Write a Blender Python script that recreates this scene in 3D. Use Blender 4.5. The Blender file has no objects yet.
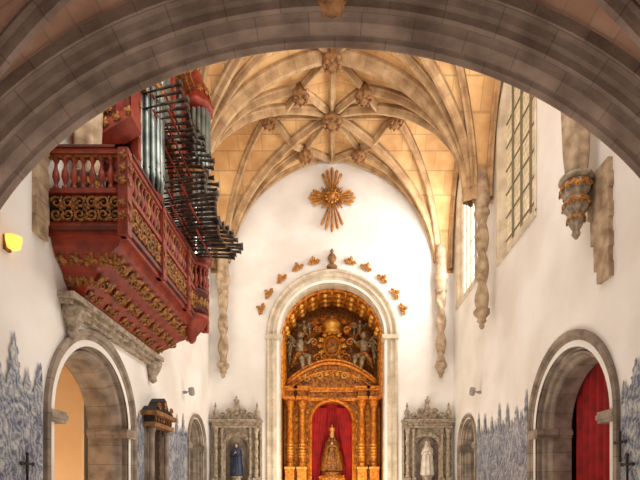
import bpy, bmesh, math, random
from math import sin, cos, pi, sqrt, radians
from mathutils import Vector, Matrix
from mathutils.geometry import tessellate_polygon
random.seed(4)
S = bpy.context.scene
D = bpy.data
try:
    S.view_settings.view_transform = 'Standard'
    S.view_settings.look = 'None'
except Exception: pass

# ------------------------------------------------------------ materials
def lin(c):
    return tuple(((v/255)/12.92 if v/255 <= .04045 else ((v/255+.055)/1.055)**2.4) for v in c)+(1,)

def mat(name, c1, c2=None, rough=.7, metal=0.0, ns=3.0, bump=.15, bs=18, brick=None, emit=0, contrast=(.35,.65)):
    m = D.materials.new(name); m.use_nodes = True
    nt = m.node_tree; N = nt.nodes; L = nt.links
    b = N['Principled BSDF']
    b.inputs['Roughness'].default_value = rough
    b.inputs['Metallic'].default_value = metal
    tc = N.new('ShaderNodeTexCoord')
    no = N.new('ShaderNodeTexNoise'); no.inputs['Scale'].default_value = ns; no.inputs['Detail'].default_value = 6
    L.new(tc.outputs['Object'], no.inputs['Vector'])
    cr = N.new('ShaderNodeValToRGB')
    cr.color_ramp.elements[0].position = contrast[0]; cr.color_ramp.elements[1].position = contrast[1]
    cr.color_ramp.elements[0].color = lin(c1); cr.color_ramp.elements[1].color = lin(c2 or c1)
    L.new(no.outputs['Fac'], cr.inputs['Fac'])
    out = cr.outputs['Color']
    no2 = N.new('ShaderNodeTexNoise'); no2.inputs['Scale'].default_value = bs; no2.inputs['Detail'].default_value = 4
    L.new(tc.outputs['Object'], no2.inputs['Vector'])
    hgt = no2.outputs['Fac']
    if brick:
        mode, bw, rh, ms, dark, var = brick
        br = N.new('ShaderNodeTexBrick')
        br.inputs['Scale'].default_value = 1
        br.inputs['Brick Width'].default_value = bw; br.inputs['Row Height'].default_value = rh
        br.inputs['Mortar Size'].default_value = ms; br.inputs['Mortar Smooth'].default_value = .3
        br.inputs['Color1'].default_value = (1,1,1,1); br.inputs['Color2'].default_value = (var,var*.98,var*.95,1)
        br.inputs['Mortar'].default_value = (dark,dark,dark,1)
        if mode == 'uv':
            L.new(tc.outputs['UV'], br.inputs['Vector'])
        else:
            sp = N.new('ShaderNodeSeparateXYZ'); cb = N.new('ShaderNodeCombineXYZ')
            L.new(tc.outputs['Object'], sp.inputs[0])
            L.new(sp.outputs['XYZ'.index(mode[0].upper())], cb.inputs[0])
            L.new(sp.outputs['XYZ'.index(mode[1].upper())], cb.inputs[1])
            L.new(cb.outputs[0], br.inputs['Vector'])
        mx = N.new('ShaderNodeMixRGB'); mx.blend_type = 'MULTIPLY'; mx.inputs[0].default_value = 1
        L.new(out, mx.inputs[1]); L.new(br.outputs['Color'], mx.inputs[2])
        out = mx.outputs[0]
        ad = N.new('ShaderNodeMath'); ad.operation = 'MULTIPLY_ADD'; ad.inputs[1].default_value = -1.5
        L.new(br.outputs['Fac'], ad.inputs[0]); L.new(hgt, ad.inputs[2]); hgt = ad.outputs[0]
    L.new(out, b.inputs['Base Color'])
    if bump:
        bp = N.new('ShaderNodeBump'); bp.inputs['Strength'].default_value = bump; bp.inputs['Distance'].default_value = .03
        L.new(hgt, bp.inputs['Height']); L.new(bp.outputs[0], b.inputs['Normal'])
    if emit:
        L.new(out, b.inputs['Emission Color']); b.inputs['Emission Strength'].default_value = emit
    return m

PLASTER = mat('white_plaster', (226,220,212), (243,240,236), .85, ns=.7, bump=.08, bs=6)
VAULT = mat('vault_ashlar', (196,146,92), (228,186,130), .8, ns=1.3, bump=.2, brick=('xy',.8,.36,.014,.66,.84))
RIB = mat('rib_stone', (150,116,80), (198,164,122), .8, ns=2.5, bump=.2, brick=('uv',.55,2.0,.012,.7,.9))
BOSS = mat('boss_stone', (104,68,34), (160,112,64), .7, ns=9, bump=.5, bs=24)
GREY = mat('portal_granite', (122,108,96), (172,156,140), .8, ns=3, bump=.3, brick=('uv',.42,3.0,.01,.6,.86))
CHOIR = mat('choir_arch_granite', (98,80,70), (146,126,112), .8, ns=2.4, bump=.4, bs=30, brick=('uv',.62,.34,.008,.6,.86), contrast=(.3,.68))
CHOIRV = mat('choir_vault_stone', (132,98,80), (166,130,108), .85, ns=2, bump=.2, brick=('yx',.5,.28,.01,.75,.9))
CREAMST = mat('chancel_arch_limestone', (190,174,150), (220,206,184), .75, ns=3, bump=.15, brick=('uv',.5,3.0,.01,.76,.93))
WINST = mat('window_jamb_stone', (196,180,154), (224,210,186), .75, ns=3, bump=.15)
ALTST = mat('carved_limestone', (128,112,94), (188,172,150), .8, ns=9, bump=.5, bs=25)
COL = mat('twisted_shaft_stone', (142,118,92), (192,168,138), .8, ns=5, bump=.3)
GOLD = mat('gilded_wood', (168,88,18), (236,152,50), .36, .45, ns=9, bump=.6, bs=30)
GOLDD = mat('old_gilding', (92,48,10), (184,116,40), .42, .4, ns=12, bump=.9, bs=26)
GOLDB = mat('bright_gilding', (206,136,38), (240,184,88), .35, .4, ns=8, bump=.4, bs=30)
GOLDC = mat('cross_gilding', (150,92,30), (206,146,72), .45, .25, ns=10, bump=.6, bs=30)
GOLDR = mat('dim_gilding', (88,50,22), (176,118,54), .45, .4, ns=14, bump=.6, bs=40)
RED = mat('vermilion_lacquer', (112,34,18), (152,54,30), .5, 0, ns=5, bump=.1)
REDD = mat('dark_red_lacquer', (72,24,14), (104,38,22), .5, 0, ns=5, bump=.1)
CURT = mat('crimson_curtain', (132,8,12), (172,16,20), .75, 0, ns=4, bump=.1)
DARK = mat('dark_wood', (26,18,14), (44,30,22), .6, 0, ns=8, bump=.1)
TIN = mat('organ_pipe_tin', (100,110,106), (154,162,154), .3, .6, ns=3, bump=0)
TRUMP = mat('darkened_trumpet_metal', (46,40,38), (92,80,70), .38, .6, ns=6, bump=0)
FIG = mat('silvered_figures', (104,86,62), (172,150,114), .55, .2, ns=9, bump=.4)
FLOORM = mat('floor_stone', (150,135,118), (178,162,142), .6, ns=2, brick=('xy',.9,.6,.01,.6,.9))
PASS = mat('passage_plaster', (236,206,166), (244,220,184), .85, ns=1, bump=.05)
SKIN = mat('painted_skin', (214,168,138), None, .5, bump=0)
BLUE = mat('dark_blue_robe', (34,42,66), (62,70,98), .6, ns=8, bump=.1)
WHITE = mat('white_robe', (206,196,180), (234,224,208), .6, ns=8, bump=.1)
HAIR = mat('brown_hair', (60,36,20), (84,52,30), .7, bump=.1)
GLASSF = mat('window_lead', (128,116,94), None, .6, bump=0)
IRON = mat('grey_metal', (150,146,140), None, .5, .3, bump=0)

def glow_mat(name, c, s, brick=None):
    m = mat(name, c, tuple(int(v*.88) for v in c), .4, ns=3, bump=0, emit=s, brick=brick)
    return m
PANE = glow_mat('daylit_window_glass', (216,196,158), .55, ('yz',.14,.17,.012,.55,.9))
PANEB = glow_mat('bright_window_glass', (250,246,236), 2.4, ('yz',.14,.2,.01,.7,.95))
LAMPM = glow_mat('warm_lamp_glass', (255,190,80), 1.8)

def azulejo():
    m = D.materials.new('azulejo_tiles'); m.use_nodes = True
    nt = m.node_tree; N = nt.nodes; L = nt.links; b = N['Principled BSDF']; b.inputs['Roughness'].default_value=.35
    tc = N.new('ShaderNodeTexCoord')
    n1 = N.new('ShaderNodeTexNoise'); n1.inputs['Scale'].default_value=2.2; n1.inputs['Detail'].default_value=9; n1.inputs['Roughness'].default_value=.72; n1.inputs['Distortion'].default_value=2.2
    L.new(tc.outputs['Object'], n1.inputs['Vector'])
    wv = N.new('ShaderNodeTexWave'); wv.inputs['Scale'].default_value=3.2; wv.inputs['Distortion'].default_value=14; wv.inputs['Detail'].default_value=4; wv.inputs['Detail Scale'].default_value=1.6
    wv.wave_type='RINGS'
    L.new(tc.outputs['Object'], wv.inputs['Vector'])
    ad = N.new('ShaderNodeMath'); ad.operation='MULTIPLY_ADD'; ad.inputs[1].default_value=.16; L.new(wv.outputs['Fac'], ad.inputs[0]); L.new(n1.outputs['Fac'], ad.inputs[2])
    cr = N.new('ShaderNodeValToRGB'); e=cr.color_ramp.elements
    e[0].position=.44; e[0].color=lin((78,88,112)); e[1].position=.74; e[1].color=lin((204,202,196))
    k=e.new(.52); k.color=lin((118,126,144)); k=e.new(.61); k.color=lin((156,162,170))
    L.new(ad.outputs[0], cr.inputs['Fac'])
    sp=N.new('ShaderNodeSeparateXYZ'); cb=N.new('ShaderNodeCombineXYZ'); L.new(tc.outputs['Object'],sp.inputs[0]); L.new(sp.outputs[1],cb.inputs[0]); L.new(sp.outputs[2],cb.inputs[1])
    br=N.new('ShaderNodeTexBrick'); br.offset=0; br.inputs['Scale'].default_value=1; br.inputs['Brick Width'].default_value=.14; br.inputs['Row Height'].default_value=.14
    br.inputs['Mortar Size'].default_value=.004; br.inputs['Color1'].default_value=(1,1,1,1); br.inputs['Color2'].default_value=(.86,.88,.92,1); br.inputs['Mortar'].default_value=(.7,.72,.76,1)
    L.new(cb.outputs[0],br.inputs['Vector'])
    mx=N.new('ShaderNodeMixRGB'); mx.blend_type='MULTIPLY'; mx.inputs[0].default_value=1
    L.new(cr.outputs['Color'],mx.inputs[1]); L.new(br.outputs['Color'],mx.inputs[2]); L.new(mx.outputs[0],b.inputs['Base Color'])
    return m
AZUL = azulejo()

# ------------------------------------------------------------ mesh builder
class MB:
    def __init__(s, name):
        s.name=name; s.v=[]; s.f=[]; s.m=[]; s.sm=[]; s.uv=[]; s.mats=[]
    def mi(s, m):
        if m not in s.mats: s.mats.append(m)
        return s.mats.index(m)
    def add(s, vs, fs, m, smooth=False, uvs=None, M=None):
        o=len(s.v); i=s.mi(m)
        for p in vs:
            p=Vector(p); s.v.append(M@p if M else p)
        for k,f in enumerate(fs):
            s.f.append([o+j for j in f]); s.m.append(i); s.sm.append(smooth)
            s.uv.append(uvs[k] if uvs else None)
    def box(s, lo, hi, m, M=None):
        x0,y0,z0=lo; x1,y1,z1=hi
        vs=[(x0,y0,z0),(x1,y0,z0),(x1,y1,z0),(x0,y1,z0),(x0,y0,z1),(x1,y0,z1),(x1,y1,z1),(x0,y1,z1)]
        s.add(vs,[(0,3,2,1),(4,5,6,7),(0,1,5,4),(1,2,6,5),(2,3,7,6),(3,0,4,7)],m,M=M)
    def cbox(s,c,d,m,M=None):
        s.box([c[i]-d[i]/2 for i in range(3)],[c[i]+d[i]/2 for i in range(3)],m,M)
    def lathe(s, prof, c, m, seg=16, M=None, lobes=0, amp=0, twist=0, sx=1, sy=1):
        vs=[];fs=[]
        for (r,z) in prof:
            for j in range(seg):
                a=2*pi*j/seg; rr=r*(1+amp*cos(lobes*a+twist*z)) if lobes else r
                vs.append((c[0]+rr*cos(a)*sx,c[1]+rr*sin(a)*sy,c[2]+z))
        n=len(prof)
        for i in range(n-1):
            for j in range(seg):
                k=(j+1)%seg
                fs.append((i*seg+j,i*seg+k,(i+1)*seg+k,(i+1)*seg+j))
        fs.append(tuple(range(seg))[::-1]); fs.append(tuple((n-1)*seg+j for j in range(seg)))
        s.add(vs,fs,m,True,M=M)
    def ell(s,c,r,m,seg=12,rings=8,M=None):
        pr=[(max(.02,sin(pi*i/rings)),-cos(pi*i/rings)) for i in range(rings+1)]
        MM=Matrix.Translation(Vector(c))@Matrix.Diagonal((r[0],r[1],r[2],1))
        if M: MM=M@MM
        s.lathe(pr,(0,0,0),m,seg,MM)
    def tube(s,path,rad,m,seg=8,M=None):
        path=[Vector(p) for p in path]; n=len(path)
        if not isinstance(rad,(list,tuple)): rad=[rad]*n
        vs=[];fs=[];prev=None
        for i,p in enumerate(path):
            t=(path[min(i+1,n-1)]-path[max(i-1,0)]).normalized()
            if prev is None:
                prev=t.orthogonal().normalized()
            prev=(prev-t*prev.dot(t)); prev=prev.normalized() if prev.length>1e-6 else t.orthogonal().normalized()
            b=t.cross(prev)
            for j in range(seg):
                a=2*pi*j/seg
                vs.append(p+(prev*cos(a)+b*sin(a))*rad[i])
        for i in range(n-1):
            for j in range(seg):
                k=(j+1)%seg; fs.append((i*seg+j,i*seg+k,(i+1)*seg+k,(i+1)*seg+j))
        fs.append(tuple(range(seg))[::-1]); fs.append(tuple((n-1)*seg+j for j in range(seg)))
        s.add(vs,fs,m,True,M=M)
    def prism(s,poly,y0,y1,m,M=None):
        n=len(poly)
        vs=[(x,y0,z) for x,z in poly]+[(x,y1,z) for x,z in poly]
        fs=[tuple(range(n)),tuple(range(2*n-1,n-1,-1))]+[(i,i+n,(i+1)%n+n,(i+1)%n) for i in range(n)]
        s.add(vs,fs,m,M=M)
    def sheet(s,outer,holes,m,M=None):
        loops=[[Vector((x,z,0)) for x,z in l] for l in [outer]+holes]
        tris=tessellate_polygon(loops)
        flat=[p for l in loops for p in l]
        s.add([(p.x,0,p.y) for p in flat],[tuple(t) for t in tris],m,M=M)
    def sweep(s,path,prof,m,M=None,smooth=False):
        vs=[];fs=[];uv=[];n=len(prof);us=[0];vv=[0]
        for i in range(1,len(path)): us.append(us[-1]+math.hypot(path[i][0]-path[i-1][0],path[i][1]-path[i-1][1]))
        for i in range(1,n): vv.append(vv[-1]+math.hypot(prof[i][0]-prof[i-1][0],prof[i][1]-prof[i-1][1]))
        for (x,z,nx,nz) in path:
            for r,b in prof: vs.append((x+nx*r,b,z+nz*r))
        for i in range(len(path)-1):
            for j in range(n-1):
                fs.append((i*n+j,(i+1)*n+j,(i+1)*n+j+1,i*n+j+1))
                uv.append([(us[i],vv[j]),(us[i+1],vv[j]),(us[i+1],vv[j+1]),(us[i],vv[j+1])])
        s.add(vs,fs,m,smooth,uv,M)
    def rib(s,path,w,dp,m,side=None):
        path=[Vector(p) for p in path]; n=len(path); Z=Vector((0,0,1))
        sec=[(-w,0),(-w,-dp*.35),(-w*.62,-dp*.5),(-w*.45,-dp*.8),(-w*.3,-dp),(w*.3,-dp),(w*.45,-dp*.8),(w*.62,-dp*.5),(w,-dp*.35),(w,0)]
        k=len(sec); vs=[];fs=[];uv=[];L=[0]
        side=(path[-1]-path[0]); side.z=0; side=side.cross(Z)
        side=side.normalized() if side.length>1e-5 else Vector((1,0,0))
        for i in range(1,n): L.append(L[-1]+(path[i]-path[i-1]).length)
        for i,p in enumerate(path):
            t=(path[min(i+1,n-1)]-path[max(i-1,0)]).normalized()
            up=side.cross(t).normalized()
            if up.z<0: up=-up
            for a,b in sec: vs.append(p+side*a+up*b)
        for i in range(n-1):
            for j in range(k-1):
                fs.append((i*k+j,(i+1)*k+j,(i+1)*k+j+1,i*k+j+1))
                uv.append([(L[i],j*.01),(L[i+1],j*.01),(L[i+1],j*.01+.01),(L[i],j*.01+.01)])
        s.add(vs,fs,m,False,uv)
    def leaf(s,M,size,m,lobes=2.5,ph=0):
        n=28; vs=[(0,-.28*size,0)]
        for i in range(n):
            a=2*pi*i/n; r=size*(.5+.5*abs(cos(lobes*a+ph)))*(1+.35*sin(a))
            vs.append((r*cos(a)*.8,0 if i%2 else -.1*size,r*sin(a)))
        s.add(vs,[(0,i+1,(i+1)%n+1) for i in range(n)],m,False,M=M)
    def scroll(s,M,size,m,r=.02,turns=1.4,flip=1):
        p=[]
        for i in range(20):
            t=i/19; a=t*turns*2*pi; rr=size*(1-.85*t)
            p.append((flip*rr*cos(a),0,rr*sin(a)))
        s.tube(p,[r*(1-.4*i/19) for i in range(20)],m,6,M)
    def done(s,parent=None):
        me=D.meshes.new(s.name); me.from_pydata([tuple(v) for v in s.v],[],s.f)
        for m in s.mats: me.materials.append(m)
        ul=me.uv_layers.new(name='UVMap')
        for p in me.polygons:
            p.material_index=s.m[p.index]; p.use_smooth=s.sm[p.index]
            u=s.uv[p.index]
            if u:
                for k,li in enumerate(p.loop_indices): ul.data[li].uv=u[k]
        bm=bmesh.new(); bm.from_mesh(me); bmesh.ops.recalc_face_normals(bm,faces=bm.faces); bm.to_mesh(me); bm.free()
        o=D.objects.new(s.name,me); S.collection.objects.link(o)
        if parent: o.parent=parent
        return o

def frame(o,ex,ey,ez=(0,0,1)):
    M=Matrix.Identity(4)
    for i in range(3):
        M[i][0]=ex[i]; M[i][1]=ey[i]; M[i][2]=ez[i]; M[i][3]=o[i]
    return M
HW=4.5; DF=17.8; EY=1.6
def ML(y,z=0,x=-HW): return frame((x,y,z),(0,1,0),(-1,0,0))
def MR(y,z=0,x=HW): return frame((x,y,z),(0,-1,0),(1,0,0))
def MF(x,z=0,y=DF): return frame((x,y,z),(1,0,0),(0,1,0))

def archpath(hw,zs,z0=0,n=28,rise=None):
    rise=rise or hw; p=[(-hw,z0,-1,0)]
    for i in range(n+1):
        a=pi-pi*i/n
        nx,nz=cos(a)*rise,sin(a)*hw; l=math.hypot(nx,nz)
        p.append((hw*cos(a),zs+rise*sin(a),nx/l,nz/l))
    p.append((hw,z0,1,0)); return p
def archloop(hw,zs,z0,n=28,cx=0):
    return [(cx+x,z) for x,z,_,_ in archpath(hw,zs,z0,n)]

# ------------------------------------------------------------ room shell
DOORC=9.2; DHW=1.22; DZS=2.78
SDC=15.9; SHW=.72; SZS=2.92
WINS=[(10.6,13.0,7.62,12.2),(15.0,17.2,8.0,12.5)]
def wall_side(name,left):
    w=MB(name); M=ML(0) if left else MR(0)
    sg=1 if left else -1
    holes=[archloop(DHW+.2,DZS,.0,cx=sg*DOORC),archloop(SHW+.15,SZS,.0,cx=sg*SDC)]
    holes=[[(x,max(z,.01)) for x,z in h] for h in holes]
    for a,b,z0,z1 in WINS:
        hw=(b-a)/2
        holes.append(archloop(hw,z1-hw,z0,16,cx=sg*(a+b)/2))
    w.sheet([(-3*sg,0),(DF*sg,0),(DF*sg,14.2),(-3*sg,14.2)],holes,PLASTER,M)
    return w.done()
wall_side('wall_left',True); wall_side('wall_right',False)
w=MB('wall_far')
w.sheet([(-HW,0),(HW,0),(HW,14.2),(-HW,14.2)],[[(x,max(z,.01)) for x,z in archloop(1.95,7.16,.01)]],PLASTER,MF(0))
w.done()
w=MB('wall_back'); w.sheet([(-HW,0),(HW,0),(HW,9),(-HW,9)],[],PLASTER,MF(0,0,-3)); w.done()
w=MB('floor'); w.box((-8.5,-3,-.2),(8.5,21,0),FLOORM); w.done()

# ------------------------------------------------------------ nave vault
ZS=9.45; RISE=12.12+EY-ZS; VHW=4.0
def P(t):
    t=min(abs(t),1); return sqrt(max(0,1.1856**2-(t+.1856)**2))/1.171
BAYS=[(2.9,8.2),(8.2,13.4),(13.4,17.8)]
def vz(x,y):
    for a,b in BAYS:
        if a<=y<=b: break
    ty=abs(y-(a+b)/2)/((b-a)/2)
    return ZS+RISE*P(min(min(abs(x)/VHW,1),min(ty,1)))
v=MB('ceiling')
ys=[]
for a,b in BAYS:
    n=36
    for i in range(n):
        t=-cos(pi*i/n); yy=(a+b)/2+t*(b-a)/2
        if yy>=6.0: ys.append(yy)
ys=[6.0]+ys+[DF]
xs=[-HW,-4.25]+[-VHW*cos(pi*i/56) for i in range(57)]+[4.25,HW]
vs=[(x,y,vz(x,y)) for y in ys for x in xs]; nx=len(xs)
v.add(vs,[(j*nx+i,j*nx+i+1,(j+1)*nx+i+1,(j+1)*nx+i) for j in range(len(ys)-1) for i in range(nx-1)],VAULT,False)
v.done()

r=MB('vault_ribs')
def ribline(x0,y0,x1,y1,w=.12,dp=.26,n=30,ease=True):
    pts=[]
    for i in range(n+1):
        t=i/n; t=.5-.5*cos(pi*t) if ease else t
        x=x0+(x1-x0)*t; y=y0+(y1-y0)*t
        if y<6.1: continue
        pts.append((x,y,vz(x,y)+.03))
    if len(pts)>2: r.rib(pts,w,dp,RIB)
bosses=[]
for a,b in BAYS:
    c=(a+b)/2; h=(b-a)/2; e=1e-4
    ribline(0,max(a+e,6.1),0,b-e)
    ribline(-4,c,4,c,.1)
    for sx in (-1,1):
        for sy in (-1,1):
            yb=c+sy*(h-.01)
            ribline(4*sx,yb,0,c)
            ribline(4*sx,yb,2.05*sx,c,.1)
            ribline(4*sx,yb,.95*sx,c+sy*.59*h,.1)
            ribline(.95*sx,c+sy*.59*h,2.05*sx,c,.09,n=12)
            ribline(.95*sx,c+sy*.59*h,0,yb,.09,n=12)
            ribline(.95*sx,c+sy*.59*h,0,c,.09,n=12)
            bosses.append((.95*sx,c+sy*.59*h,.26))
            pts=[(sx*4.38,c+sy*h*cos(pi/2*i/20),vz(4.4,c+sy*(h-.001)*cos(pi/2*i/20))) for i in range(21)]
            if c>8: r.rib(pts,.09,.2,RIB)
        bosses.append((2.05*sx,c,.26))
    bosses.append((0,c,.34)); 
    if b<17: bosses.append((0,b-.01,.3))
for yy,wd,dp in ((13.4,.2,.34),(8.2,.2,.34),(17.7,.1,.16)):
    pts=[(-VHW*cos(pi*i/60),yy,ZS+RISE*P(cos(pi*i/60))+.03) for i in range(61)]
    r.rib(pts,wd,dp,RIB)
for x,y,s in bosses:
    if y<6.3: continue
    z=vz(x,y)-.34
    r.lathe([(s*.2,-.16),(s*.45,-.14),(s*.5,-.08),(s*.8,-.08),(s,.0),(s*.95,.08),(s*.7,.14),(s*.6,.4)],(x,y,z),BOSS,32,lobes=8,amp=.1)
    for q in range(8):
        an=2*pi*q/8; r.ell((x+s*.72*cos(an),y+s*.72*sin(an),z-.08),(s*.2,s*.2,.07),BOSS,8,5)
r.done()

def column(name,x,y,zf,zt,near=False):
    c=MB(name)
    if near:
        c.lathe([(.26,zt+.3),(.24,8.2),(.2,7.2),(.17,6.9),(.17,6.86)],(x,y,0),COL,24,lobes=6,amp=.14)
        c.lathe([(.19,6.88),(.27,6.84),(.28,6.79),(.22,6.76)],(x,y,0),ALTST,18)
        c.lathe([(.2,6.76),(.24,6.66),(.2,6.54),(.15,6.5),(.2,6.42),(.19,6.3),(.12,6.22),(.14,6.14),(.09,6.02),(.05,5.94),(.07,5.88),(.02,5.8)],(x,y,0),ALTST,28,lobes=7,amp=.12)
        for zz,rr,sz,n in ((6.64,.24,.12,10),(6.37,.2,.11,9),(6.12,.14,.08,8)):
            for k in range(n):
                a=2*pi*(k+.5*(zz==6.37))/n
                M=Matrix.Translation((x+rr*cos(a),y+rr*sin(a),zz))@Matrix.Rotation(a+pi/2,4,'Z')@Matrix.Rotation(-.35,4,'X')
                c.leaf(M,sz,GOLDC)
    else:
        c.lathe([(.03,zf-.5),(.08,zf-.42),(.06,zf-.36),(.13,zf-.28),(.1,zf-.2),(.18,zf-.12),(.22,zf-.06),(.22,zf+.02),(.15,zf+.08)],(x,y,0),COL,18,lobes=9,amp=.05)
        n=110; pr=[(.145,zf+.05+(zt-zf)*i/n) for i in range(n+1)]
        c.lathe(pr,(x,y,0),COL,24,lobes=2,amp=.34,twist=7.5)
        c.lathe([(.16,zt),(.22,zt+.06),(.22,zt+.12),(.17,zt+.18),(.22,zt+.4),(.27,zt+.5),(.27,zt+.6),(.2,zt+.75),(.18,ZS+.9)],(x,y,0),COL,18)
    c.done()
for s in (-1,1):
    column('twisted_wall_shaft',s*3.98,17.55,6.0,8.6)
    column('twisted_wall_shaft',s*4.18,13.4,6.45,9.1)
    column('foliate_corbel',s*4.17,8.2,0,9.2,True)

# ------------------------------------------------------------ choir (foreground) arch
a_=4.72; b_=3.9; zc=EY+5.44-b_
def ellpath(a,b,zc,n=72):
    p=[]
    for i in range(n+1):
        t=pi-pi*i/n; nx,nz=cos(t)*b,sin(t)*a; l=math.hypot(nx,nz)
        p.append((a*cos(t),zc+b*sin(t),nx/l,nz/l))
    return p
c=MB('choir_arch')
prof=[(1.2,6.02),(.08,6.02),(.02,6.0),(0,5.96),(0,5.88),(.03,5.86),(.03,5.8),(.0,5.78),(0,5.64),(.03,5.61),(.05,5.58),(.03,5.55),(.03,5.48),(.1,5.46),(.12,5.42),(.1,5.39),(.16,5.36),(.18,5.33),(.18,5.28),(.32,5.27),(.5,5.26)]
c.sweep(ellpath(a_,b_,zc),prof,CHOIR,frame((0,0,0),(1,0,0),(0,1,0)))
c.done()
c=MB('wall_choir_front')
ep=[(x,z) for x,z,_,_ in ellpath(a_+.05,b_+.05,zc,60) if abs(x)<=HW]
c.sheet([(-HW,14.2)]+[(-HW,ep[0][1])]+ep+[(HW,ep[-1][1]),(HW,14.2)],[],PLASTER,frame((0,6.01,0),(1,0,0),(0,1,0)))
c.done()
c=MB('ceiling_choir')
av=a_+.3; bv=b_+.3
ep=ellpath(av,bv,zc,60)
c.sweep(ep,[(0,-3.0)]+[(0,-3+8.3*i/20) for i in range(1,21)],CHOIRV,frame((0,0,0),(1,0,0),(0,1,0)))
c.done()
c=MB('choir_vault_ribs')
def cz(x): return zc+bv*sqrt(max(0,1-(x/av)**2))
for sx in (-1,1):
    for (x0,y0,x1,y1) in ((4.5,5.3,0,4.15),(4.5,5.3,0,2.4),(4.5,-1.5,0,2.4),(2.6,3.35,0,4.9)):
        pts=[]
        for i in range(31):
            t=i/30; x=x0+(x1-x0)*t; pts.append((sx*x,y0+(y1-y0)*t,cz(x)+.02))
        c.rib(pts,.1,.2,CHOIR)
c.rib([(0,-2.9+8.1*i/20,cz(0)+.02) for i in range(21)],.09,.18,CHOIR)
c.lathe([(.05,-.2),(.14,-.17),(.22,-.09),(.2,.0),(.12,.05),(.1,.5)],(0,5.5,EY+5.64),BOSS,24,lobes=8,amp=.12)
c.done()

# ------------------------------------------------------------ portals
def portal(name,M,hw,zs,dep,s=1.0,m=GREY):
    p=MB(name)
    prof=[(.5*s,.0),(.5*s,-.07),(.44*s,-.09),(.4*s,-.07),(.38*s,-.02),(.32*s,-.02),(.3*s,.06),(.25*s,.03),(.2*s,.06),(.2*s,.14),(.15*s,.16),(.12*s,.12),(.08*s,.15),(.06*s,.22),(.02,.26),(0,.3),(0,dep)]
    p.sweep(archpath(hw,zs,0,32),prof,m,M)
    for sg in (-1,1):
        for (z0,z1,e) in ((zs-.16,zs-.1,.03),(zs-.1,zs-.02,.07),(zs-.02,zs+.03,.04),(0,.35,.06)):
            a=sorted((sg*(hw-e),sg*(hw+.4*s)))
            p.box((a[0],-.06-e*.3,z0),(a[1],dep,z1),m,M)
    return p.done()
portal('stone_portal',ML(DOORC),DHW,DZS,.8)
portal('stone_portal',MR(DOORC),DHW,DZS,.7)
portal('small_stone_portal',ML(SDC),SHW,SZS,.5,.6)
portal('small_stone_portal',MR(SDC),SHW,SZS,.5,.6)
p=MB('wall_passage_left')
p.box((-8.3,7.2,0),(-8.2,11.4,5),PASS); p.box((-8.3,11.0,0),(-5.4,11.1,5),PASS); p.box((-8.3,7.2,0),(-5.4,7.3,5),PASS); p.box((-8.3,7.2,4.9),(-5.4,11.1,5),PASS)
p.box((-5.46,10.45,0),(-5.4,11.1,5),PASS); p.box((-5.46,7.2,0),(-5.4,8.0,5),PASS)
p.done()
p=MB('wall_passage_right')
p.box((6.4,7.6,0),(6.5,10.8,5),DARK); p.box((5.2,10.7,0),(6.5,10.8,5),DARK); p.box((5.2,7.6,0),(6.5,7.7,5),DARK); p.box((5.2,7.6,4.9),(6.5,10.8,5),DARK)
p.done()
for sd,nm in ((-1,'left'),(1,'right')):
    p=MB('door_'+nm)
    a,b=sorted((sd*5.02,sd*5.08))
    p.box((a,SDC-.8,0),(b,SDC+.8,4),DARK if sd>0 else REDD)
    for k in range(4):
        for q in range(5):
            a2,b2=sorted((sd*4.98,sd*5.02))
            p.box((a2,SDC-.68+.35*k,.1+.7*q),(b2,SDC-.4+.35*k,.65+.7*q),DARK)
    p.done()
def curtain(name,M,x0,x1,z0,zfun,m,folds=9,amp=.07):
    c=MB(name); n=folds*8; rows=14; vs=[]
    for j in range(rows+1):
        for i in range(n+1):
            t=i/n; x=x0+(x1-x0)*t; zt=zfun(x); z=z0+(zt-z0)*j/rows
            vs.append((x,amp*sin(2*pi*folds*t+.6*sin(3*j/rows))*(1-.3*j/rows),z))
    c.add(vs,[(j*(n+1)+i,j*(n+1)+i+1,(j+1)*(n+1)+i+1,(j+1)*(n+1)+i) for j in range(rows) for i in range(n)],m,True,M=M)
    return c
cc=curtain('red_door_curtain',MR(DOORC,0,5.32),-1.3,1.3,.02,lambda x:4.05,CURT,10)
cc.tube([(-1.35,0,4.08),(1.35,0,4.08)],.025,GOLDR,8,MR(DOORC,0,5.32)); cc.done()

# ------------------------------------------------------------ windows
k=0
for sd in (1,-1):
    for wi,(a,b,z0,z1) in enumerate(WINS):
        k+=1; hw=(b-a)/2; cy=(a+b)/2
        M=(MR if sd>0 else ML)(cy,0)
        wn=MB('window_%d'%k); zs=z1-hw
        pth=archpath(hw,zs,z0,16)
        wn.sweep(pth,[(.06,-.01),(.06,-.04),(0,-.04),(-.04,0),(-.06,.06),(-.14,.12),(-.16,.2)],WINST,M)
        wn.box((-hw-.06,-.06,z0-.1),(hw+.06,.2,z0+.05),WINST,M)
        ih=hw-.1
        wn.sheet([(x*.92,z) for x,z in archloop(hw,zs,z0,16)],[],PANE if wi==0 else PANEB,M@Matrix.Translation((0,.19,0)))
        for i in range(-1,2):
            x=i*ih/2; wn.box((x-.018,.13,z0),(x+.018,.18,zs+sqrt(max(0,hw*hw-x*x))*.94),GLASSF if wi==0 else WINST,M)
        z=z0+.5
        while z<z1-.6:
            wn.box((-ih,.15,z-.012),(ih,.18,z+.012),GLASSF if wi==0 else WINST,M); z+=.62
        wn.done()
p=MB('trim_1')
for i in range(8):
    z=4.95+i*.24; p.box((4.42,7.66+.03*(i%2),z),(4.52,8.02+.05*min(i,6)+.04*(i%2),z+.236),COL)
p.done()
p=MB('trim_2')
for i in range(7):
    z=5.4+i*.27; p.box((-4.52,7.2,z),(-4.43,7.5+.03*(i%2),z+.26),COL)
p.done()

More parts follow.
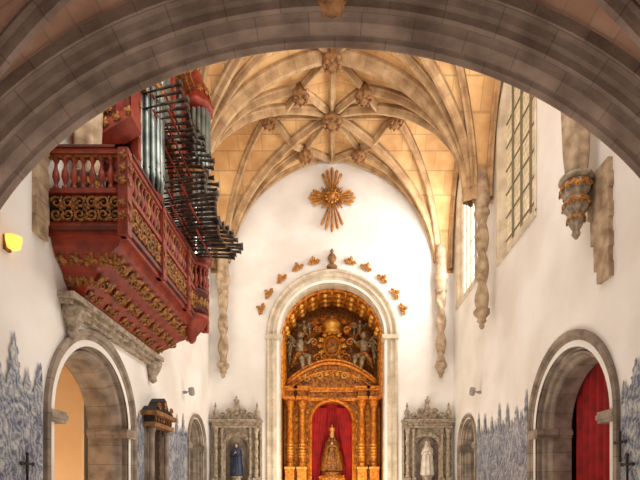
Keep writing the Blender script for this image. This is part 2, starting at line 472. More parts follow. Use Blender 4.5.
# ------------------------------------------------------------ azulejos
def skyline(a,b,zl,ph=0,s=1.0):
    unit=[(0,0),(.02,.18),(.05,.2),(.06,.3),(.03,.34),(.05,.4),(.08,.38),(.09,.5),(.06,.54),(.09,.62),(.12,.64),(.13,.78),(.16,.86),(.19,.78),(.2,.64),(.23,.62),(.26,.54),(.23,.5),(.24,.38),(.27,.4),(.29,.34),(.26,.3),(.27,.2),(.3,.18),(.33,.04),(.37,.04),(.38,.14),(.42,.18),(.43,.3),(.46,.38),(.49,.3),(.5,.18),(.54,.14),(.55,.0)]
    pts=[]; y=a-ph; L=.6; q=0
    while y<b:
        f=(1.0,.62,.85)[q%3]
        for u,h in unit:
            yy=y+u
            if a<yy<b: pts.append((yy,zl+h*f*s))
        y+=L; q+=1
    return [(a,zl)]+pts+[(b,zl)]
def az(name,left,ranges):
    m=MB(name)
    for a,b,zl,ph,s in ranges:
        sk=skyline(a,b,zl,ph,s)
        if left: m.sheet([(a,0.01),(b,0.01)]+[p for p in sk[::-1]],[],AZUL,ML(0,0,-4.47))
        else: m.sheet([(-x,z) for x,z in [(a,0.01),(b,0.01)]+sk[::-1]],[],AZUL,MR(0,0,4.47))
    m.done()
az('azulejo_tile_panel',True,[(5.0,7.42,3.0,.2,.9),(11.0,14.85,3.05,.3,.85),(16.95,17.2,2.9,.1,.6)])
az('azulejo_tile_panel',False,[(5.0,7.42,3.0,.5,.9),(11.0,14.85,3.05,.1,.9),(16.95,17.2,2.9,.1,.6)])

# ------------------------------------------------------------ chancel arch and chapel
p=MB('chancel_arch')
prof=[(.5,0),(.5,-.08),(.45,-.12),(.4,-.1),(.38,-.04),(.3,-.04),(.27,-.09),(.22,-.09),(.2,-.02),(.12,.0),(.1,.08),(.04,.1),(.02,.16),(0,.2),(0,.5)]
p.sweep(archpath(1.93,7.16,0,48),prof,CREAMST,MF(0))
for sg in (-1,1):
    for z0,z1,e in ((7.0,7.06,.04),(7.06,7.15,.08)):
        a=sorted((sg*(1.93-e),sg*2.46)); p.box((a[0],-.14,z0),(a[1],.45,z1),CREAMST,MF(0))
p.lathe([(.2,0),(.2,.06),(.1,.1),(.07,.2),(.15,.3),(.17,.38),(.1,.48),(.04,.55),(.07,.62),(.02,.7)],(0,DF-.08,9.62),BOSS,14)
p.done()
o=MB('gilded_arch_ornament')
for a in (20,33,48,63,76,104,117,132,147,160):
    rr=2.76; x=rr*cos(radians(a)); z=7.16+rr*sin(radians(a))
    M=MF(x,z,DF-.05)@Matrix.Rotation(-(radians(a)-pi/2),4,'Y')
    o.leaf(M,.16,GOLDC); o.ell((0,-.05,.14),(.05,.05,.08),GOLDC,8,6,M)
    o.scroll(M@Matrix.Translation((.13,-.02,-.02)),.085,GOLDC,.035)
    o.scroll(M@Matrix.Translation((-.13,-.02,-.02)),.085,GOLDC,.035,flip=-1)
o.done()
ch=MB('wall_chapel')
ch.sweep(archpath(1.96,7.16,0,40),[(0,.48),(0,2.4)],GOLDD,MF(0))
ch.sheet([(x,z) for x,z in archloop(1.96,7.16,.0)],[],GOLDD,MF(0,0,20.18))
ch.done()
rt=MB('gilded_retable')
for yy in (.55,1.05,1.55,2.0):
    rt.sweep(archpath(1.96,7.16,5,40),[(0,yy),(-.09,yy+.02),(-.11,yy+.08),(-.09,yy+.14),(0,yy+.16)],GOLD,MF(0))
for i in range(11):
    a=pi*(i+.5)/11
    M=MF(0,7.16)
    x=1.9*cos(a); z=1.9*sin(a)
    rt.tube([(x,.55,z),(x,2.1,z)],.06,GOLD,6,M)
    for yy in (.88,1.38,1.85):
        a2=pi*(i+1)/11
        if i<10: rt.ell((1.86*cos(a2),yy,1.86*sin(a2)),(.12,.12,.12),GOLDB,8,6,M)
RY=19.4
rt.box((-1.93,RY-.1,0),(1.93,20.1,1.5),GOLDD)
for sx in (-1,1):
    for cx in (1.2,1.68):
        x=sx*cx
        rt.cbox((x,RY-.2,1.85),(.36,.4,.8),GOLD)
        rt.cbox((x,RY-.2,2.28),(.42,.46,.08),GOLDB)
        rt.lathe([(.17,2.3),(.17,2.36),(.12,2.4),(.15,2.45),(.13,2.5)]+[(.13-.02*i/24,2.5+2.1*i/24) for i in range(25)]+[(.14,4.62),(.12,4.66),(.15,4.76),(.2,4.92),(.2,4.98)],(x,RY-.2,0),GOLD,18,lobes=9,amp=.06)
        for k in range(5):
            rt.lathe([(.13,0),(.155,.03),(.13,.06)],(x,RY-.2,2.7+.12*k),GOLDB,14)
        for k in range(6):
            a=2*pi*k/6; rt.leaf(Matrix.Translation((x+.15*cos(a),RY-.2+.15*sin(a),4.82))@Matrix.Rotation(a+pi/2,4,'Z'),.08,GOLDB)
        for z0,z1,e in ((4.98,5.12,.0),(5.12,5.34,-.04),(5.34,5.42,.04),(5.42,5.5,.1)):
            rt.cbox((x,RY-.2,(z0+z1)/2),(.42+e*2,.46+e*2,z1-z0),GOLD if z0!=5.12 else GOLDD)
    x0,x1=sorted((sx*.92,sx*1.93))
    rt.box((x0,RY,1.5),(x1,20.1,5.0),GOLDD)
    for q in range(9):
        rt.leaf(MF(sx*1.44,2.6+.27*q,RY-.02),.1,GOLD)
    for q in range(7): rt.leaf(MF(sx*.98,2.4+.35*q,RY-.04),.07,GOLDB)
for z0,z1,e,mm in ((4.98,5.12,.0,GOLD),(5.12,5.34,-.04,GOLDD),(5.34,5.42,.05,GOLD),(5.42,5.5,.1,GOLD)):
    rt.box((-1.93,RY-.08-e,z0),(1.93,20.1,z1),mm)
rt.sweep(archpath(.82,4.15,1.5,24),[(.14,-.02),(.14,-.12),(.08,-.16),(.04,-.1),(0,-.08),(0,.55)],GOLD,MF(0,0,RY))
rt.sheet([(-.95,1.4),(.95,1.4),(.95,5.0),(-.95,5.0)],[[(x,max(z,1.42)) for x,z in archloop(.82,4.15,1.42)]],GOLDD,MF(0,0,RY-.01))
def seg(h0,w,zb,n=24): return [(w*(-1+2*i/n),zb+h0*(1-(-1+2*i/n)**2)) for i in range(n+1)]
arc=seg(.85,1.8,5.62)
rt.prism([(-1.9,5.5)]+arc+[(1.9,5.5)],RY-.2,RY+.4,GOLDD)
for off,rad in ((.0,.07),(.13,.045),(-.3,.03)):
    rt.tube([(x,RY-.24,z+off) for x,z in arc],rad,GOLD,8)
for i in range(13):
    x=-1.3+2.6*i/12; rt.leaf(MF(x,5.66+.36*(1-(x/1.8)**2),RY-.22),.11,GOLDB if i%2 else GOLD)
for sx in (-1,1):
    rt.scroll(MF(sx*.5,5.95,RY-.26),.16,GOLDB,.035,flip=sx); rt.scroll(MF(sx*1.0,5.8,RY-.26),.12,GOLDB,.03,flip=-sx)
rt.ell((0,RY+.2,7.25),(.42,.15,.5),GOLD,16,10); rt.ell((0,RY+.08,7.25),(.28,.1,.36),GOLDD,16,10)
for k in range(14):
    a=2*pi*k/14; rt.leaf(MF(.44*cos(a),7.25+.54*sin(a),RY+.1)@Matrix.Rotation(-(a-pi/2),4,'Y'),.12,GOLD if k%2 else GOLDB)
rt.lathe([(.3,7.78),(.34,7.84),(.3,7.9),(.38,8.06),(.36,8.16),(.2,8.3),(.05,8.34),(.07,8.42),(.02,8.48)],(0,RY+.1,0),GOLDB,16,lobes=8,amp=.08)
for ring,(rx,nn) in enumerate(((1.15,20),(1.5,24))):
    for k in range(nn):
        a=radians(4+172*k/(nn-1))
        rt.leaf(MF(rx*cos(a),6.95+rx*.98*sin(a),RY+.45)@Matrix.Rotation(-(a-pi/2),4,'Y'),.17,GOLDD if (k+ring)%2 else GOLD)
for sx in (-1,1):
    for (x,z,s) in ((.55,6.75,.2),(.75,7.4,.17),(.6,7.9,.15),(1.55,6.6,.18),(1.0,6.5,.14)):
        rt.scroll(MF(sx*x,z,RY+.1),s,GOLD,.04,flip=sx)
rt.done()
def angel(name,x,z,sc,sx,y=RY-.1):
    g=MB(name); M=MF(x,z,y)@Matrix.Diagonal((sc*sx,sc,sc,1))
    g.tube([(.0,0,.0),(.05,-.03,.2),(.03,-.05,.42),(.02,-.06,.6),(.02,-.07,.68)],[.14,.15,.17,.12,.06],FIG,10,M)
    g.ell((.02,-.1,.8),(.1,.11,.13),FIG,12,10,M); g.ell((.02,-.05,.84),(.115,.115,.11),GOLDD,10,8,M)
    g.ell((.02,-.215,.79),(.018,.03,.025),FIG,6,5,M)
    g.tube([(-.12,-.05,.58),(-.28,-.12,.5),(-.42,-.2,.66)],[.06,.05,.035],FIG,8,M)
    g.tube([(.16,-.05,.58),(.3,-.14,.44),(.2,-.26,.34)],[.06,.05,.035],FIG,8,M)
    g.tube([(-.05,-.05,.05),(-.3,-.2,.0),(-.34,-.22,-.35)],[.12,.1,.05],FIG,8,M)
    g.tube([(.08,-.05,.02),(-.05,-.25,-.1),(-.1,-.25,-.48)],[.12,.1,.05],FIG,8,M)
    for q in range(5):
        g.tube([(.12,.06,.5),(.36,.1,.78-.09*q),(.58-.04*q,.08,.74-.24*q)],[.04,.06,.02],FIG,6,M)
    g.tube([(-.16,-.1,.1),(.1,-.18,.12),(.25,-.08,-.1),(.35,0,-.4)],[.08,.1,.09,.03],GOLDD,8,M)
    g.done()
for sx in (-1,1):
    angel('carved_angel',sx*1.25,6.72,1.1,sx); angel('carved_angel',sx*1.15,7.75,.6,-sx,RY+.15)

c1=curtain('red_niche_curtain',MF(0,0,RY+.5),-.86,.86,1.5,lambda x:4.95,CURT,9,.04)
for sx in (-1,1):
    n=24; vs=[]
    for j in range(13):
        z=2.0+2.75*j/12; op=.18+.5*(1-abs(j/12))**1.3
        for i in range(n+1):
            t=i/n; xi=sx*(op*1.0+(.84-op)*t) 
            vs.append((xi,-.12+.035*sin(t*5*2*pi),z))
    c1.add(vs,[(j*(n+1)+i,j*(n+1)+i+1,(j+1)*(n+1)+i+1,(j+1)*(n+1)+i) for j in range(12) for i in range(n)],CURT,True,M=MF(0,0,RY+.35))
c1.done()

# ------------------------------------------------------------ robed statues
def robed(name,x,y,z,h,robe,mantle,crown=False,cross=False,ped=True,wide=1.0):
    g=MB(name); M=MF(x,z,y)@Matrix.Diagonal((h,h,h,1))
    if ped:
        g.lathe([(.19,-.2),(.19,-.16),(.14,-.12),(.14,-.04),(.18,0),(.18,.02)],(0,0,0),ALTST,16,M=M)
    g.lathe([(.16*wide,0.02),(.165*wide,.06),(.15*wide,.2),(.135*wide,.35),(.115*(1+wide)/2,.5),(.1,.58),(.115,.68),(.125,.76),(.1,.82),(.045,.85),(.035,.88)],(0,0,0),robe,36,M=M,lobes=9,amp=.07,sy=.8/wide)
    n=24; vs=[]; rows=[(.2*wide,.05),(.19*wide,.2),(.17*wide,.4),(.155*(1+wide)/2,.6),(.15,.72),(.13,.8),(.08,.87),(.075,.93),(.07,.985),(.03,1.02)]
    for rr,zz in rows:
        for i in range(n+1):
            a=radians(-62+304*i/n); q=rr*(1+.05*sin(7*a)); vs.append((q*cos(a),.01+q*.85*sin(a)/(wide if zz<.6 else 1),zz))
    g.add(vs,[(j*(n+1)+i,j*(n+1)+i+1,(j+1)*(n+1)+i+1,(j+1)*(n+1)+i) for j in range(len(rows)-1) for i in range(n)],mantle,True,M=M)
    g.ell((0,-.015,.93),(.05,.056,.068),SKIN,14,12,M)
    g.tube([(0,-.068,.945),(0,-.083,.92),(0,-.07,.915)],[.006,.011,.006],SKIN,6,M)
    for sx in (-1,1):
        g.ell((sx*.02,-.064,.942),(.008,.005,.005),HAIR,6,5,M)
        g.tube([(sx*.045,-.0,.99),(sx*.058,-.01,.93),(sx*.055,-.0,.87)],[.015,.02,.014],HAIR,6,M)
        g.tube([(sx*.11,-.0,.78),(sx*.15,-.04,.64),(sx*.05,-.14,.66),(sx*.02,-.155,.69)],[.045,.045,.035,.024],robe,8,M)
        for q in range(4): g.tube([(sx*.018,-.155,.69),(sx*(.012+.004*q),-.17-.002*q,.72),(sx*.006,-.165+.006*q,.75)],[.009,.008,.005],SKIN,5,M)
        g.tube([(sx*.02,-.15,.69),(sx*.026,-.14,.72)],[.009,.006],SKIN,5,M)
    g.ell((0,-.068,.905),(.014,.005,.005),CURT,6,5,M)
    if crown:
        g.lathe([(.05,.98),(.055,1.0),(.05,1.02),(.075,1.08),(.06,1.12),(.01,1.15),(.015,1.18),(.004,1.2)],(0,0,0),GOLDB,16,M=M,lobes=8,amp=.12)
    if cross:
        g.tube([(.14,-.16,.45),(.15,-.15,1.0)],.012,HAIR,6,M); g.tube([(.07,-.15,.88),(.23,-.15,.88)],.012,HAIR,6,M)
    g.done()
robed('madonna_statue',0,RY+.02,2.12,1.6,GOLDR,GOLDD,crown=True,ped=False,wide=1.5)
g=MB('statue_pedestal')
g.lathe([(.62,1.5),(.62,1.6),(.5,1.66),(.42,1.8),(.5,1.92),(.36,2.0),(.4,2.08),(.36,2.14)],(0,RY+.02,0),GOLDD,20,lobes=8,amp=.05)
for a in range(9):
    an=pi*a/8; g.leaf(MF(.45*cos(an),1.85,RY+.02-.42*sin(an)),.12,GOLD)
g.done()

# ------------------------------------------------------------ side altarpieces
def altarpiece(name,x):
    g=MB(name); M=MF(x,0,DF)
    g.box((-.92,-.5,0),(.92,0,1.05),ALTST,M); g.box((-.98,-.55,1.05),(.98,0,1.15),ALTST,M)
    g.box((-.85,-.3,1.15),(.85,0,1.7),ALTST,M)
    g.sheet([(-.85,1.7),(.85,1.7),(.85,3.9),(-.85,3.9)],[archloop(.4,3.0,1.72,20)],ALTST,M@Matrix.Translation((0,-.2,0)))
    g.box((-.45,-.015,1.7),(.45,-.005,3.5),GREY,M)
    g.sweep(archpath(.4,3.0,1.7,20),[(.15,-.2),(.15,-.25),(.1,-.27),(.07,-.24),(.05,-.22),(.0,-.2),(0,0)],ALTST,M)
    for sx in (-1,1):
        for cx,rr in ((.74,.085),(.52,.055)):
            g.cbox((sx*cx,-.3,1.78),(rr*2.6,rr*2.6,.18),ALTST,M)
            g.lathe([(rr,1.87),(rr*1.2,1.9),(rr*.9,1.96)]+[(rr*(.85+.12*sin(i*1.3)),2.0+1.45*i/20) for i in range(21)]+[(rr*.9,3.5),(rr*1.4,3.62),(rr*1.4,3.68)],(sx*cx,-.3,0),ALTST,12,M=M,lobes=4,amp=.08,twist=8)
        g.lathe([(.09,4.0),(.09,4.06),(.05,4.1),(.1,4.2),(.11,4.28),(.05,4.36),(.03,4.42),(.05,4.48),(.01,4.62)],(sx*.76,-.25,0),ALTST,12,M=M)
        g.box((sx*.85-.06,-.2,1.7),(sx*.85+.06,0,3.9),ALTST,M)
        for q in range(6): g.leaf(M@Matrix.Translation((sx*.63,-.24,1.95+.28*q)),.07,ALTST)
        g.scroll(M@Matrix.Translation((sx*.48,-.26,4.1)),.15,ALTST,.04,flip=sx)
        g.scroll(M@Matrix.Translation((sx*.25,-.26,4.28)),.12,ALTST,.035,flip=sx)
    for z0,z1,e in ((3.68,3.74,.02),(3.74,3.88,-.02),(3.88,3.93,.05),(3.93,3.98,.09)):
        g.box((-.86-e,-.38-e,z0),(.86+e,0,z1),ALTST,M)
    for i in range(9): g.leaf(M@Matrix.Translation((-.72+.18*i,-.37,3.81)),.055,ALTST)
    og=[(-.6,3.98),(-.55,4.08),(-.4,4.16),(-.3,4.3),(-.2,4.36),(-.08,4.42),(-.04,4.62),(-.07,4.68),(0,4.8),(.07,4.68),(.04,4.62),(.08,4.42),(.2,4.36),(.3,4.3),(.4,4.16),(.55,4.08),(.6,3.98)]
    g.prism(og,-.24,-.02,ALTST,M)
    g.leaf(M@Matrix.Translation((0,-.26,4.2)),.13,ALTST)
    for i in range(2,15): g.leaf(M@Matrix.Translation((og[i][0],-.2,og[i][1])),.055,ALTST)
    for i in range(11):
        a=pi*i/10; g.leaf(M@Matrix.Translation((.47*cos(a),-.28,3.0+.47*sin(a))),.05,ALTST)
    g.done()
altarpiece('side_altarpiece',-3.5); altarpiece('side_altarpiece',3.5)
robed('robed_saint_statue',-3.5,DF-.22,1.9,1.22,BLUE,BLUE)
robed('robed_saint_statue',3.5,DF-.22,1.9,1.3,WHITE,WHITE,cross=True)

# ------------------------------------------------------------ rayed cross
g=MB('gilded_sunburst_cross'); M=MF(0,12.2,DF-.1)
def ray(a,l,w0,w1):
    R=M@Matrix.Rotation(-(a-pi/2),4,'Y')
    g.add([(-w0,0,.12),(w0,0,.12),(w1,0,l*.93),(0,0,l),(-w1,0,l*.93),(0,-.05,.12),(0,-.08,l*.93)],[(0,5,6,4),(5,1,2,6),(6,2,3),(4,6,3),(0,4,3,2,1)],GOLDC,M=R)
for q,ln in enumerate((1.14,.9,1.3,.9)):
    for k in range(-2,3):
        ray(radians(90-90*q+k*10.5),ln*(1-.07*abs(k)),.02,.06)
for q in range(4):
    for k in (-1,0,1):
        ray(radians(45+90*q+k*11),.56-.1*abs(k),.018,.03)
g.ell((0,-.08,0),(.22,.08,.22),GOLDD,18,8,M); g.ell((0,-.15,0),(.1,.07,.15),GOLDC,12,8,M)
for sx in (-1,1): g.tube([(0,-.16,.02),(sx*.12,-.17,.1),(sx*.22,-.14,.06)],[.05,.05,.015],GOLDC,6,M)
for i in range(12):
    a=2*pi*i/12; g.ell((.22*cos(a),-.09,.22*sin(a)),(.05,.05,.05),GOLDC,8,6,M)
g.done()

# ------------------------------------------------------------ organ
g=MB('pipe_organ')
Y0,Y1,XF=7.6,12.4,-3.28
rings=[(4.78,-4.3,8.3,11.8),(4.9,-4.22,8.2,11.9),(5.02,-4.05,8.05,12.0),(5.12,-3.95,8.0,12.05),(5.2,-3.86,7.92,12.1),(5.36,-3.56,7.75,12.25),(5.44,-3.42,7.7,12.3),(5.56,-3.36,7.66,12.34)]
vs=[];fs=[]
for z,x,a,b in rings: vs+=[(-4.49,a,z),(x,a,z),(x,b,z),(-4.49,b,z)]
for i in range(len(rings)-1):
    for j in range(3): fs.append((i*4+j,i*4+j+1,(i+1)*4+j+1,(i+1)*4+j))
fs.append((0,1,2,3)); g.add(vs,fs,RED)
for row,(x,z,s) in enumerate(((-3.6,5.28,.15),(-3.95,5.06,.14),(-4.2,4.9,.1))):
    n=15-2*row
    for i in range(n):
        y=8.0+.15*row+(3.9-.3*row)*i/(n-1)
        M=frame((x,y,z-.02),(0,1,0),(-.6,0,.8),(.8,0,.6))
        g.leaf(M,s,GOLDR)
        if i%2==0: g.scroll(M@Matrix.Translation((.1,-.03,0)),s*.7,GOLDR,.022)
for i in range(8):
    x=-4.4+.12*i; 
    M=frame((x,7.84+.05*(i%2),5.25),(1,0,0),(0,.7,.7),(0,-.7,.7)); g.leaf(M,.12,GOLDR)
    if i<4: g.leaf(frame((x,8.08,5.0),(1,0,0),(0,.7,.7),(0,-.7,.7)),.1,GOLDR)
def ringbox(x,e,z0,z1,m,th=None):
    if th is None:
        g.box((-4.49,Y0-e,z0),(x+e,Y1+e,z1),m)
    else:
        g.box((-4.49,Y0-e,z0),(x+e,Y0-e+th,z1),m); g.box((-4.49,Y1+e-th,z0),(x+e,Y1+e,z1),m); g.box((x+e-th,Y0-e,z0),(x+e,Y1+e,z1),m)
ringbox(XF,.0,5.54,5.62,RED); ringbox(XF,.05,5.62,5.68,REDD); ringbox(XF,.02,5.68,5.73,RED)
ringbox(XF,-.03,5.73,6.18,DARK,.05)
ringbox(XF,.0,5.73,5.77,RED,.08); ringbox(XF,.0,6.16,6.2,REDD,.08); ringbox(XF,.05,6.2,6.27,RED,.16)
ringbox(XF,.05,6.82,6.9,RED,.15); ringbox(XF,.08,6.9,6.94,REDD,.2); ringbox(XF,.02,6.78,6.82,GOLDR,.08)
def panel_gold(M,x0,x1):
    n=max(1,int(round((x1-x0)/.2))); dx=(x1-x0)/n
    for i in range(n):
        x=x0+dx*(i+.5); f=1 if i%2 else -1
        g.scroll(M@Matrix.Translation((x,-.02,6.06)),.1,GOLDR,.026,flip=f)
        g.scroll(M@Matrix.Translation((x,-.02,5.87))@Matrix.Rotation(pi,4,'Y'),.1,GOLDR,.026,flip=f)
        g.leaf(M@Matrix.Translation((x+dx/2,-.02,5.97)),.085,GOLDR)
        g.tube([(x+dx/2,-.02,5.77),(x+dx/2+.03,-.03,5.86),(x+dx/2,-.02,5.95),(x+dx/2-.03,-.03,6.08),(x+dx/2,-.02,6.16)],.016,GOLDR,6,M)
MS=MF(0,0,Y0)
MFRONT=frame((XF,0,0),(0,1,0),(-1,0,0))
panel_gold(MS,-4.45,XF-.05); panel_gold(MFRONT,Y0+.05,Y1-.05)
bal=[(.05,0),(.05,.05),(.025,.08),(.03,.12),(.055,.2),(.05,.28),(.025,.36),(.022,.42),(.04,.46),(.05,.48),(.05,.51)]
for i in range(8):
    g.lathe(bal,(-4.38+.145*i,Y0+.02,6.27),RED,10)
n=32
for i in range(n):
    g.lathe(bal,(XF-.02,Y0+.12+(Y1-Y0-.2)*i/(n-1),6.27),RED if i%3 else GOLDR,10)
for yy in (Y0,9.2,10.8,Y1):
    g.cbox((XF,yy,6.22),(.16,.16,1.36),RED)
    for zz in (5.8,6.0,6.35,6.55,6.75): g.leaf(frame((XF+.09,yy,zz),(0,1,0),(-1,0,0)),.08,GOLDR)
    if yy==Y0:
        for zz in (5.8,6.0,6.35,6.55,6.75): g.leaf(MF(XF,zz,Y0-.09),.08,GOLDR)
for yc in (11.7,):
    g.lathe([(.04,5.05),(.1,5.12),(.12,5.22),(.28,5.42),(.36,5.56),(.4,5.62),(.4,5.7)],(XF-.14,yc,0),RED,20)
    g.lathe([(.35,5.7),(.35,6.2),(.4,6.22),(.4,6.28),(.35,6.3)],(XF-.14,yc,0),REDD,20)
    for k in range(9):
        a=radians(-80+160*k/8); g.leaf(Matrix.Translation((XF-.14+.37*cos(a),yc+.37*sin(a),5.95))@Matrix.Rotation(a+pi/2,4,'Z'),.12,GOLDR)
        g.lathe(bal,(XF-.14+.35*cos(a),yc+.35*sin(a),6.3),RED,8)
    g.lathe([(.3,6.82),(.4,6.84),(.4,6.92),(.3,6.94)],(XF-.14,yc,0),RED,20)
CX=-3.55; CA,CB=8.75,12.35
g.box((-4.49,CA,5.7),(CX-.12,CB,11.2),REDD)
for yy in (CA,9.72,10.68,11.45,CB-.12):
    g.box((CX-.14,yy,5.7),(CX+.02,yy+.13,11.2),RED)
    for q in range(16): g.leaf(frame((CX+.03,yy+.065,6.0+.32*q),(0,1,0),(-1,0,0)),.07,GOLDR)
for z0,z1,e in ((6.95,7.08,.1),(7.08,7.14,.16),(8.95,9.05,.08),(11.1,11.25,.12),(11.25,11.35,.2)):
    g.box((-4.49,CA-e,z0),(CX+e,CB+e,z1),RED)
    g.box((-4.49,CA-e-.02,z0-.03),(CX+e+.02,CB+e,z0),GOLDR)
for z0,z1 in ((7.2,8.85),(9.1,11.0)):
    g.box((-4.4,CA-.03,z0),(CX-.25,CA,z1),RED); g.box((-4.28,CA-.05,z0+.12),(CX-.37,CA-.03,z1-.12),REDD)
    for q in range(5): g.leaf(MF(-4.08,z0+.3+.3*q,CA-.06),.13,GOLDR)
for q in range(4): g.scroll(MF(-4.3+.25*q,7.05,CA-.2),.1,GOLDR,.025)
g.prism([(-4.48,7.45),(-4.48,7.6),(-4.2,7.66),(-3.7,8.0),(-3.45,8.1),(-3.45,7.95),(-3.7,7.8),(-4.2,7.5)],CA-.5,CA-.06,RED,frame((0,0,0),(1,0,0),(0,1,0)))
for q in range(5): g.leaf(MF(-4.3+.2*q,7.6+.1*q,CA-.52),.09,GOLDR)
def pipe(x,y,z,h,rr):
    g.lathe([(rr*.3,0),(rr,h*.16),(rr,h*.99),(rr*.85,h)],(x,y,z),TIN,12)
    g.cbox((x+rr*.9,y,z+h*.19),(.02,rr*1.1,rr*.7),DARK)
for (a,b,n) in ((8.9,9.7,9),(9.87,10.66,9),(10.83,11.43,7)):
    for i in range(n):
        t=abs(i-(n-1)/2)/((n-1)/2); y=a+(b-a)*(i+.5)/n
        pipe(CX-.06,y,7.15,1.1+.55*(1-t),.036); pipe(CX-.06,y,9.08,1.2+.6*t,.036); pipe(CX-.06,y,5.95,.75+.2*(1-t),.032)
for yc,rad,tx,zt in ((9.3,.3,CX-.06,11.3),(11.95,.32,-3.38,10.95)):
    g.lathe([(.1,6.75),(rad*.8,7.0),(rad+.04,7.1),(rad+.04,7.18)],(tx,yc,0),RED,18)
    for k in range(9):
        a=radians(-85+170*k/8); t=abs(k-4)/4
        pipe(tx+rad*cos(a),yc+rad*sin(a),7.2,1.95,.05)
        pipe(tx+rad*cos(a)*.95,yc+rad*sin(a)*.95,9.3,zt-9.35-.15*t,.05)
    g.lathe([(rad,9.15),(rad+.06,9.2),(rad+.06,9.28),(rad,9.3)],(tx,yc,0),GOLDR,18)
    g.lathe([(rad*.7,9.3),(rad*.7,zt)],(tx,yc,0),REDD,16)
    g.lathe([(rad,zt-.1),(rad+.1,zt-.04),(rad+.1,zt+.06),(rad*.9,zt+.1),(rad*1.0,zt+.25),(rad*.95,zt+.45),(rad*.6,zt+.65),(.12,zt+.75),(.12,zt+.85),(.02,zt+1.0)],(tx,yc,0),RED,20,lobes=10,amp=.04)
    for k in range(12):
        a=2*pi*k/12; g.leaf(Matrix.Translation((tx+(rad+.03)*cos(a),yc+(rad+.03)*sin(a),zt+.28))@Matrix.Rotation(a+pi/2,4,'Z'),.1,GOLDR)
def trumpets(z,a,b,n,xt,var,fan=0):
    # fan: horizontal spread of the bells beyond the chest length
    for i in range(n):
        t=i/(n-1); y=a+(b-a)*t; ye=y+fan*(t-.5); xe=xt-var*abs(sin(t*pi*1.0+.4)); L=xe-CX
        z2=z+random.uniform(-.015,.015)
        q=lambda s:(CX+L*s,y+(ye-y)*s,z2+.03*s)
        g.tube([(CX-.1,y,z2-.03),q(.4),q(.85),q(.96),q(1)],[.014,.02,.03,.044,.064],TRUMP,8)
    for f in (.25,.6): g.box((CX+(xt-var-CX)*f,a-.05,z-.07),(CX+(xt-var-CX)*f+.03,b+.05,z-.035),RED)
trumpets(5.95+EY,9.5,11.5,14,-2.3,.3,.5)
trumpets(5.72+EY,9.7,11.6,14,-2.1,.35,.5)
trumpets(5.52+EY,10.3,11.6,9,-2.3,.2,.3)
trumpets(7.05+EY,9.0,10.5,11,-2.55,.2,.4)
trumpets(7.35+EY,9.0,10.2,9,-2.7,.15,.4)
trumpets(6.8+EY,9.5,10.9,10,-2.55,.25,.4)
g.done()
g=MB('trim_organ_cornice')
g.box((-4.5,7.9,4.6),(-4.3,12.0,4.68),ALTST); g.box((-4.5,7.85,4.68),(-4.22,12.05,4.78),ALTST); g.box((-4.5,8.0,4.52),(-4.38,11.9,4.6),ALTST)
for y in (8.15,11.8):
    g.lathe([(.03,4.1),(.1,4.16),(.08,4.25),(.16,4.4),(.2,4.5),(.22,4.6)],(-4.4,y,0),ALTST,14)
g.done()

# ------------------------------------------------------------ wall aedicule (left)
g=MB('carved_wall_tabernacle'); M=ML(12.0)
g.box((-.62,-.3,1.35),(.62,0,1.5),GREY,M); g.box((-.7,-.36,1.5),(.7,0,1.62),GREY,M)
for sx in (-1,1):
    g.lathe([(.09,1.62),(.09,1.7),(.065,1.74)]+[(.065,1.74+1.1*i/6) for i in range(7)]+[(.09,2.9),(.11,3.0)],(sx*.5,-.18,0),GREY,14,M=M)
    g.box((sx*.5-.08,-.08,1.62),(sx*.5+.08,0,3.0),GREY,M)
g.box((-.42,-.05,1.62),(.42,0,3.0),DARK,M)
g.box((-.38,-.07,1.68),(-.33,-.05,2.95),GOLDR,M); g.box((.33,-.07,1.68),(.38,-.05,2.95),GOLDR,M)
g.box((-.66,-.32,3.0),(.66,0,3.1),BOSS,M); g.box((-.62,-.28,3.1),(.62,0,3.26),DARK,M); g.box((-.74,-.4,3.26),(.74,0,3.36),BOSS,M)
g.prism([(-.7,3.36),(-.5,3.5),(-.3,3.48),(-.15,3.66),(0,3.76),(.15,3.66),(.3,3.48),(.5,3.5),(.7,3.36)],-.32,0,DARK,M)
for i in range(7): g.leaf(M@Matrix.Translation((-.54+.18*i,-.3,3.18)),.07,GOLDR)
g.leaf(M@Matrix.Translation((0,-.34,3.55)),.13,GOLDR)
for sx in (-1,1): g.scroll(M@Matrix.Translation((sx*.42,-.34,3.48)),.1,GOLDR,.025,flip=sx)
g.done()

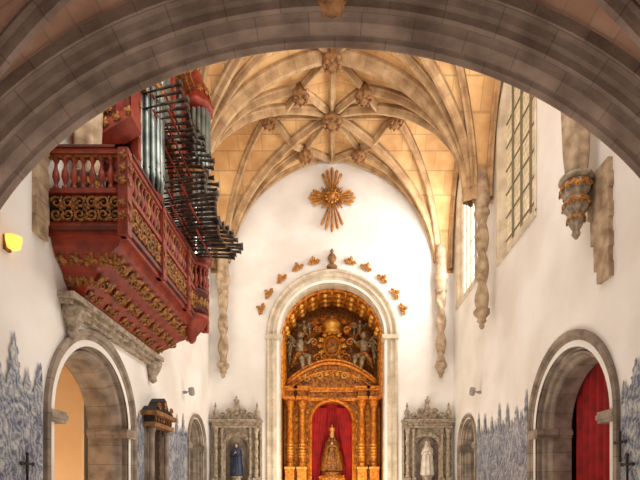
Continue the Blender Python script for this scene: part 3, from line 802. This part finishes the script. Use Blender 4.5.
for sx in (-1,1):
    g=MB('wall_spotlight'); y=14.5
    g.cbox((sx*4.45,y,4.4),(.1,.08,.08),IRON); g.tube([(sx*4.44,y,4.4),(sx*4.3,y,4.42)],.02,IRON,8)
    g.lathe([(.05,-.12),(.09,-.08),(.09,.1),(.07,.12)],(0,0,0),IRON,12,M=Matrix.Translation((sx*4.24,y,4.42))@Matrix.Rotation(.5,4,'X')); g.done()
    g=MB('wall_sconce'); y=6.62
    g.cbox((sx*4.48,y,4.93),(.04,.12,.2),GOLDR)
    g.lathe([(.03,4.84),(.08,4.87),(.1,4.95),(.105,5.02),(.09,5.02)],(sx*4.39,y,0),LAMPM,14); g.done()
for s,y,zc_ in ((-1,6.98,1.85),(1,7.38,2.2),(1,7.2,1.85)):
    g=MB('consecration_cross')
    x=s*4.43
    g.tube([(x,y,zc_-.2),(x,y,zc_+.18)],.018,DARK,8); g.tube([(x,y-.11,zc_+.06),(x,y+.11,zc_+.06)],.018,DARK,8)
    for p in ((0,zc_+.2),(-.13,zc_+.06),(.13,zc_+.06),(0,zc_-.22)): g.ell((x,y+p[0],p[1]),(.022,.032,.032),DARK,8,6)
    g.done()

# ------------------------------------------------------------ lights
def area(name,loc,rot,size,sizey,e,c):
    l=D.lights.new(name,'AREA'); l.shape='RECTANGLE'; l.size=size; l.size_y=sizey; l.energy=e; l.color=c
    o=D.objects.new(name,l); o.location=loc; o.rotation_euler=[radians(a) for a in rot]; S.collection.objects.link(o); return o
area('nave_fill',(0,6.3,10.2),(76,0,0),7,4.0,420,(1,.96,.91))  # unseen fill panel added behind the choir wall for soft bounce
for y,e in ((8.5,110),(12.5,150),(15.8,110)):
    area('nave_low_fill',(0,y,.6),(180,0,0),5,2.5,e,(1,.89,.75))  # added warm fill shining up from below the view, no fitting there
# daylight entering through the right-hand windows
area('window_daylight',(4.4,16.1,10.0),(0,90,0),3.4,1.7,260,(1,.98,.94))
area('window_daylight',(4.4,9.4,10.4),(0,90,0),2.4,1.6,260,(1,.98,.94))
area('chapel_fill',(0,18.3,.9),(160,0,0),2.6,.6,60,(1,.8,.5))  # unseen warm fill added low in front of the retable
area('retable_fill',(0,14.5,1.0),(115,0,0),1.5,1,100,(1,.86,.64))  # added fill near the nave floor to brighten the chapel
area('choir_fill',(0,1.5,.8),(155,0,0),5,3,185,(1,.9,.82))  # unseen fill added low down to brighten the choir arch and its vault
l=D.lights.new('passage_lamp','POINT'); l.energy=90; l.color=(1,.8,.56); l.shadow_soft_size=.2
o=D.objects.new('passage_lamp',l); o.location=(-6.8,8.6,.9); S.collection.objects.link(o)
W=D.worlds.new('sky'); S.world=W; W.use_nodes=True; W.node_tree.nodes['Background'].inputs[0].default_value=(.7,.8,1,1); W.node_tree.nodes['Background'].inputs[1].default_value=.3

cam=D.cameras.new('camera'); cam.sensor_width=36; cam.lens=27; cam.shift_x=-12/640; cam.shift_y=245/640
co=D.objects.new('camera',cam); co.location=(0,0,EY); co.rotation_euler=(radians(90),0,0); S.collection.objects.link(co); S.camera=co
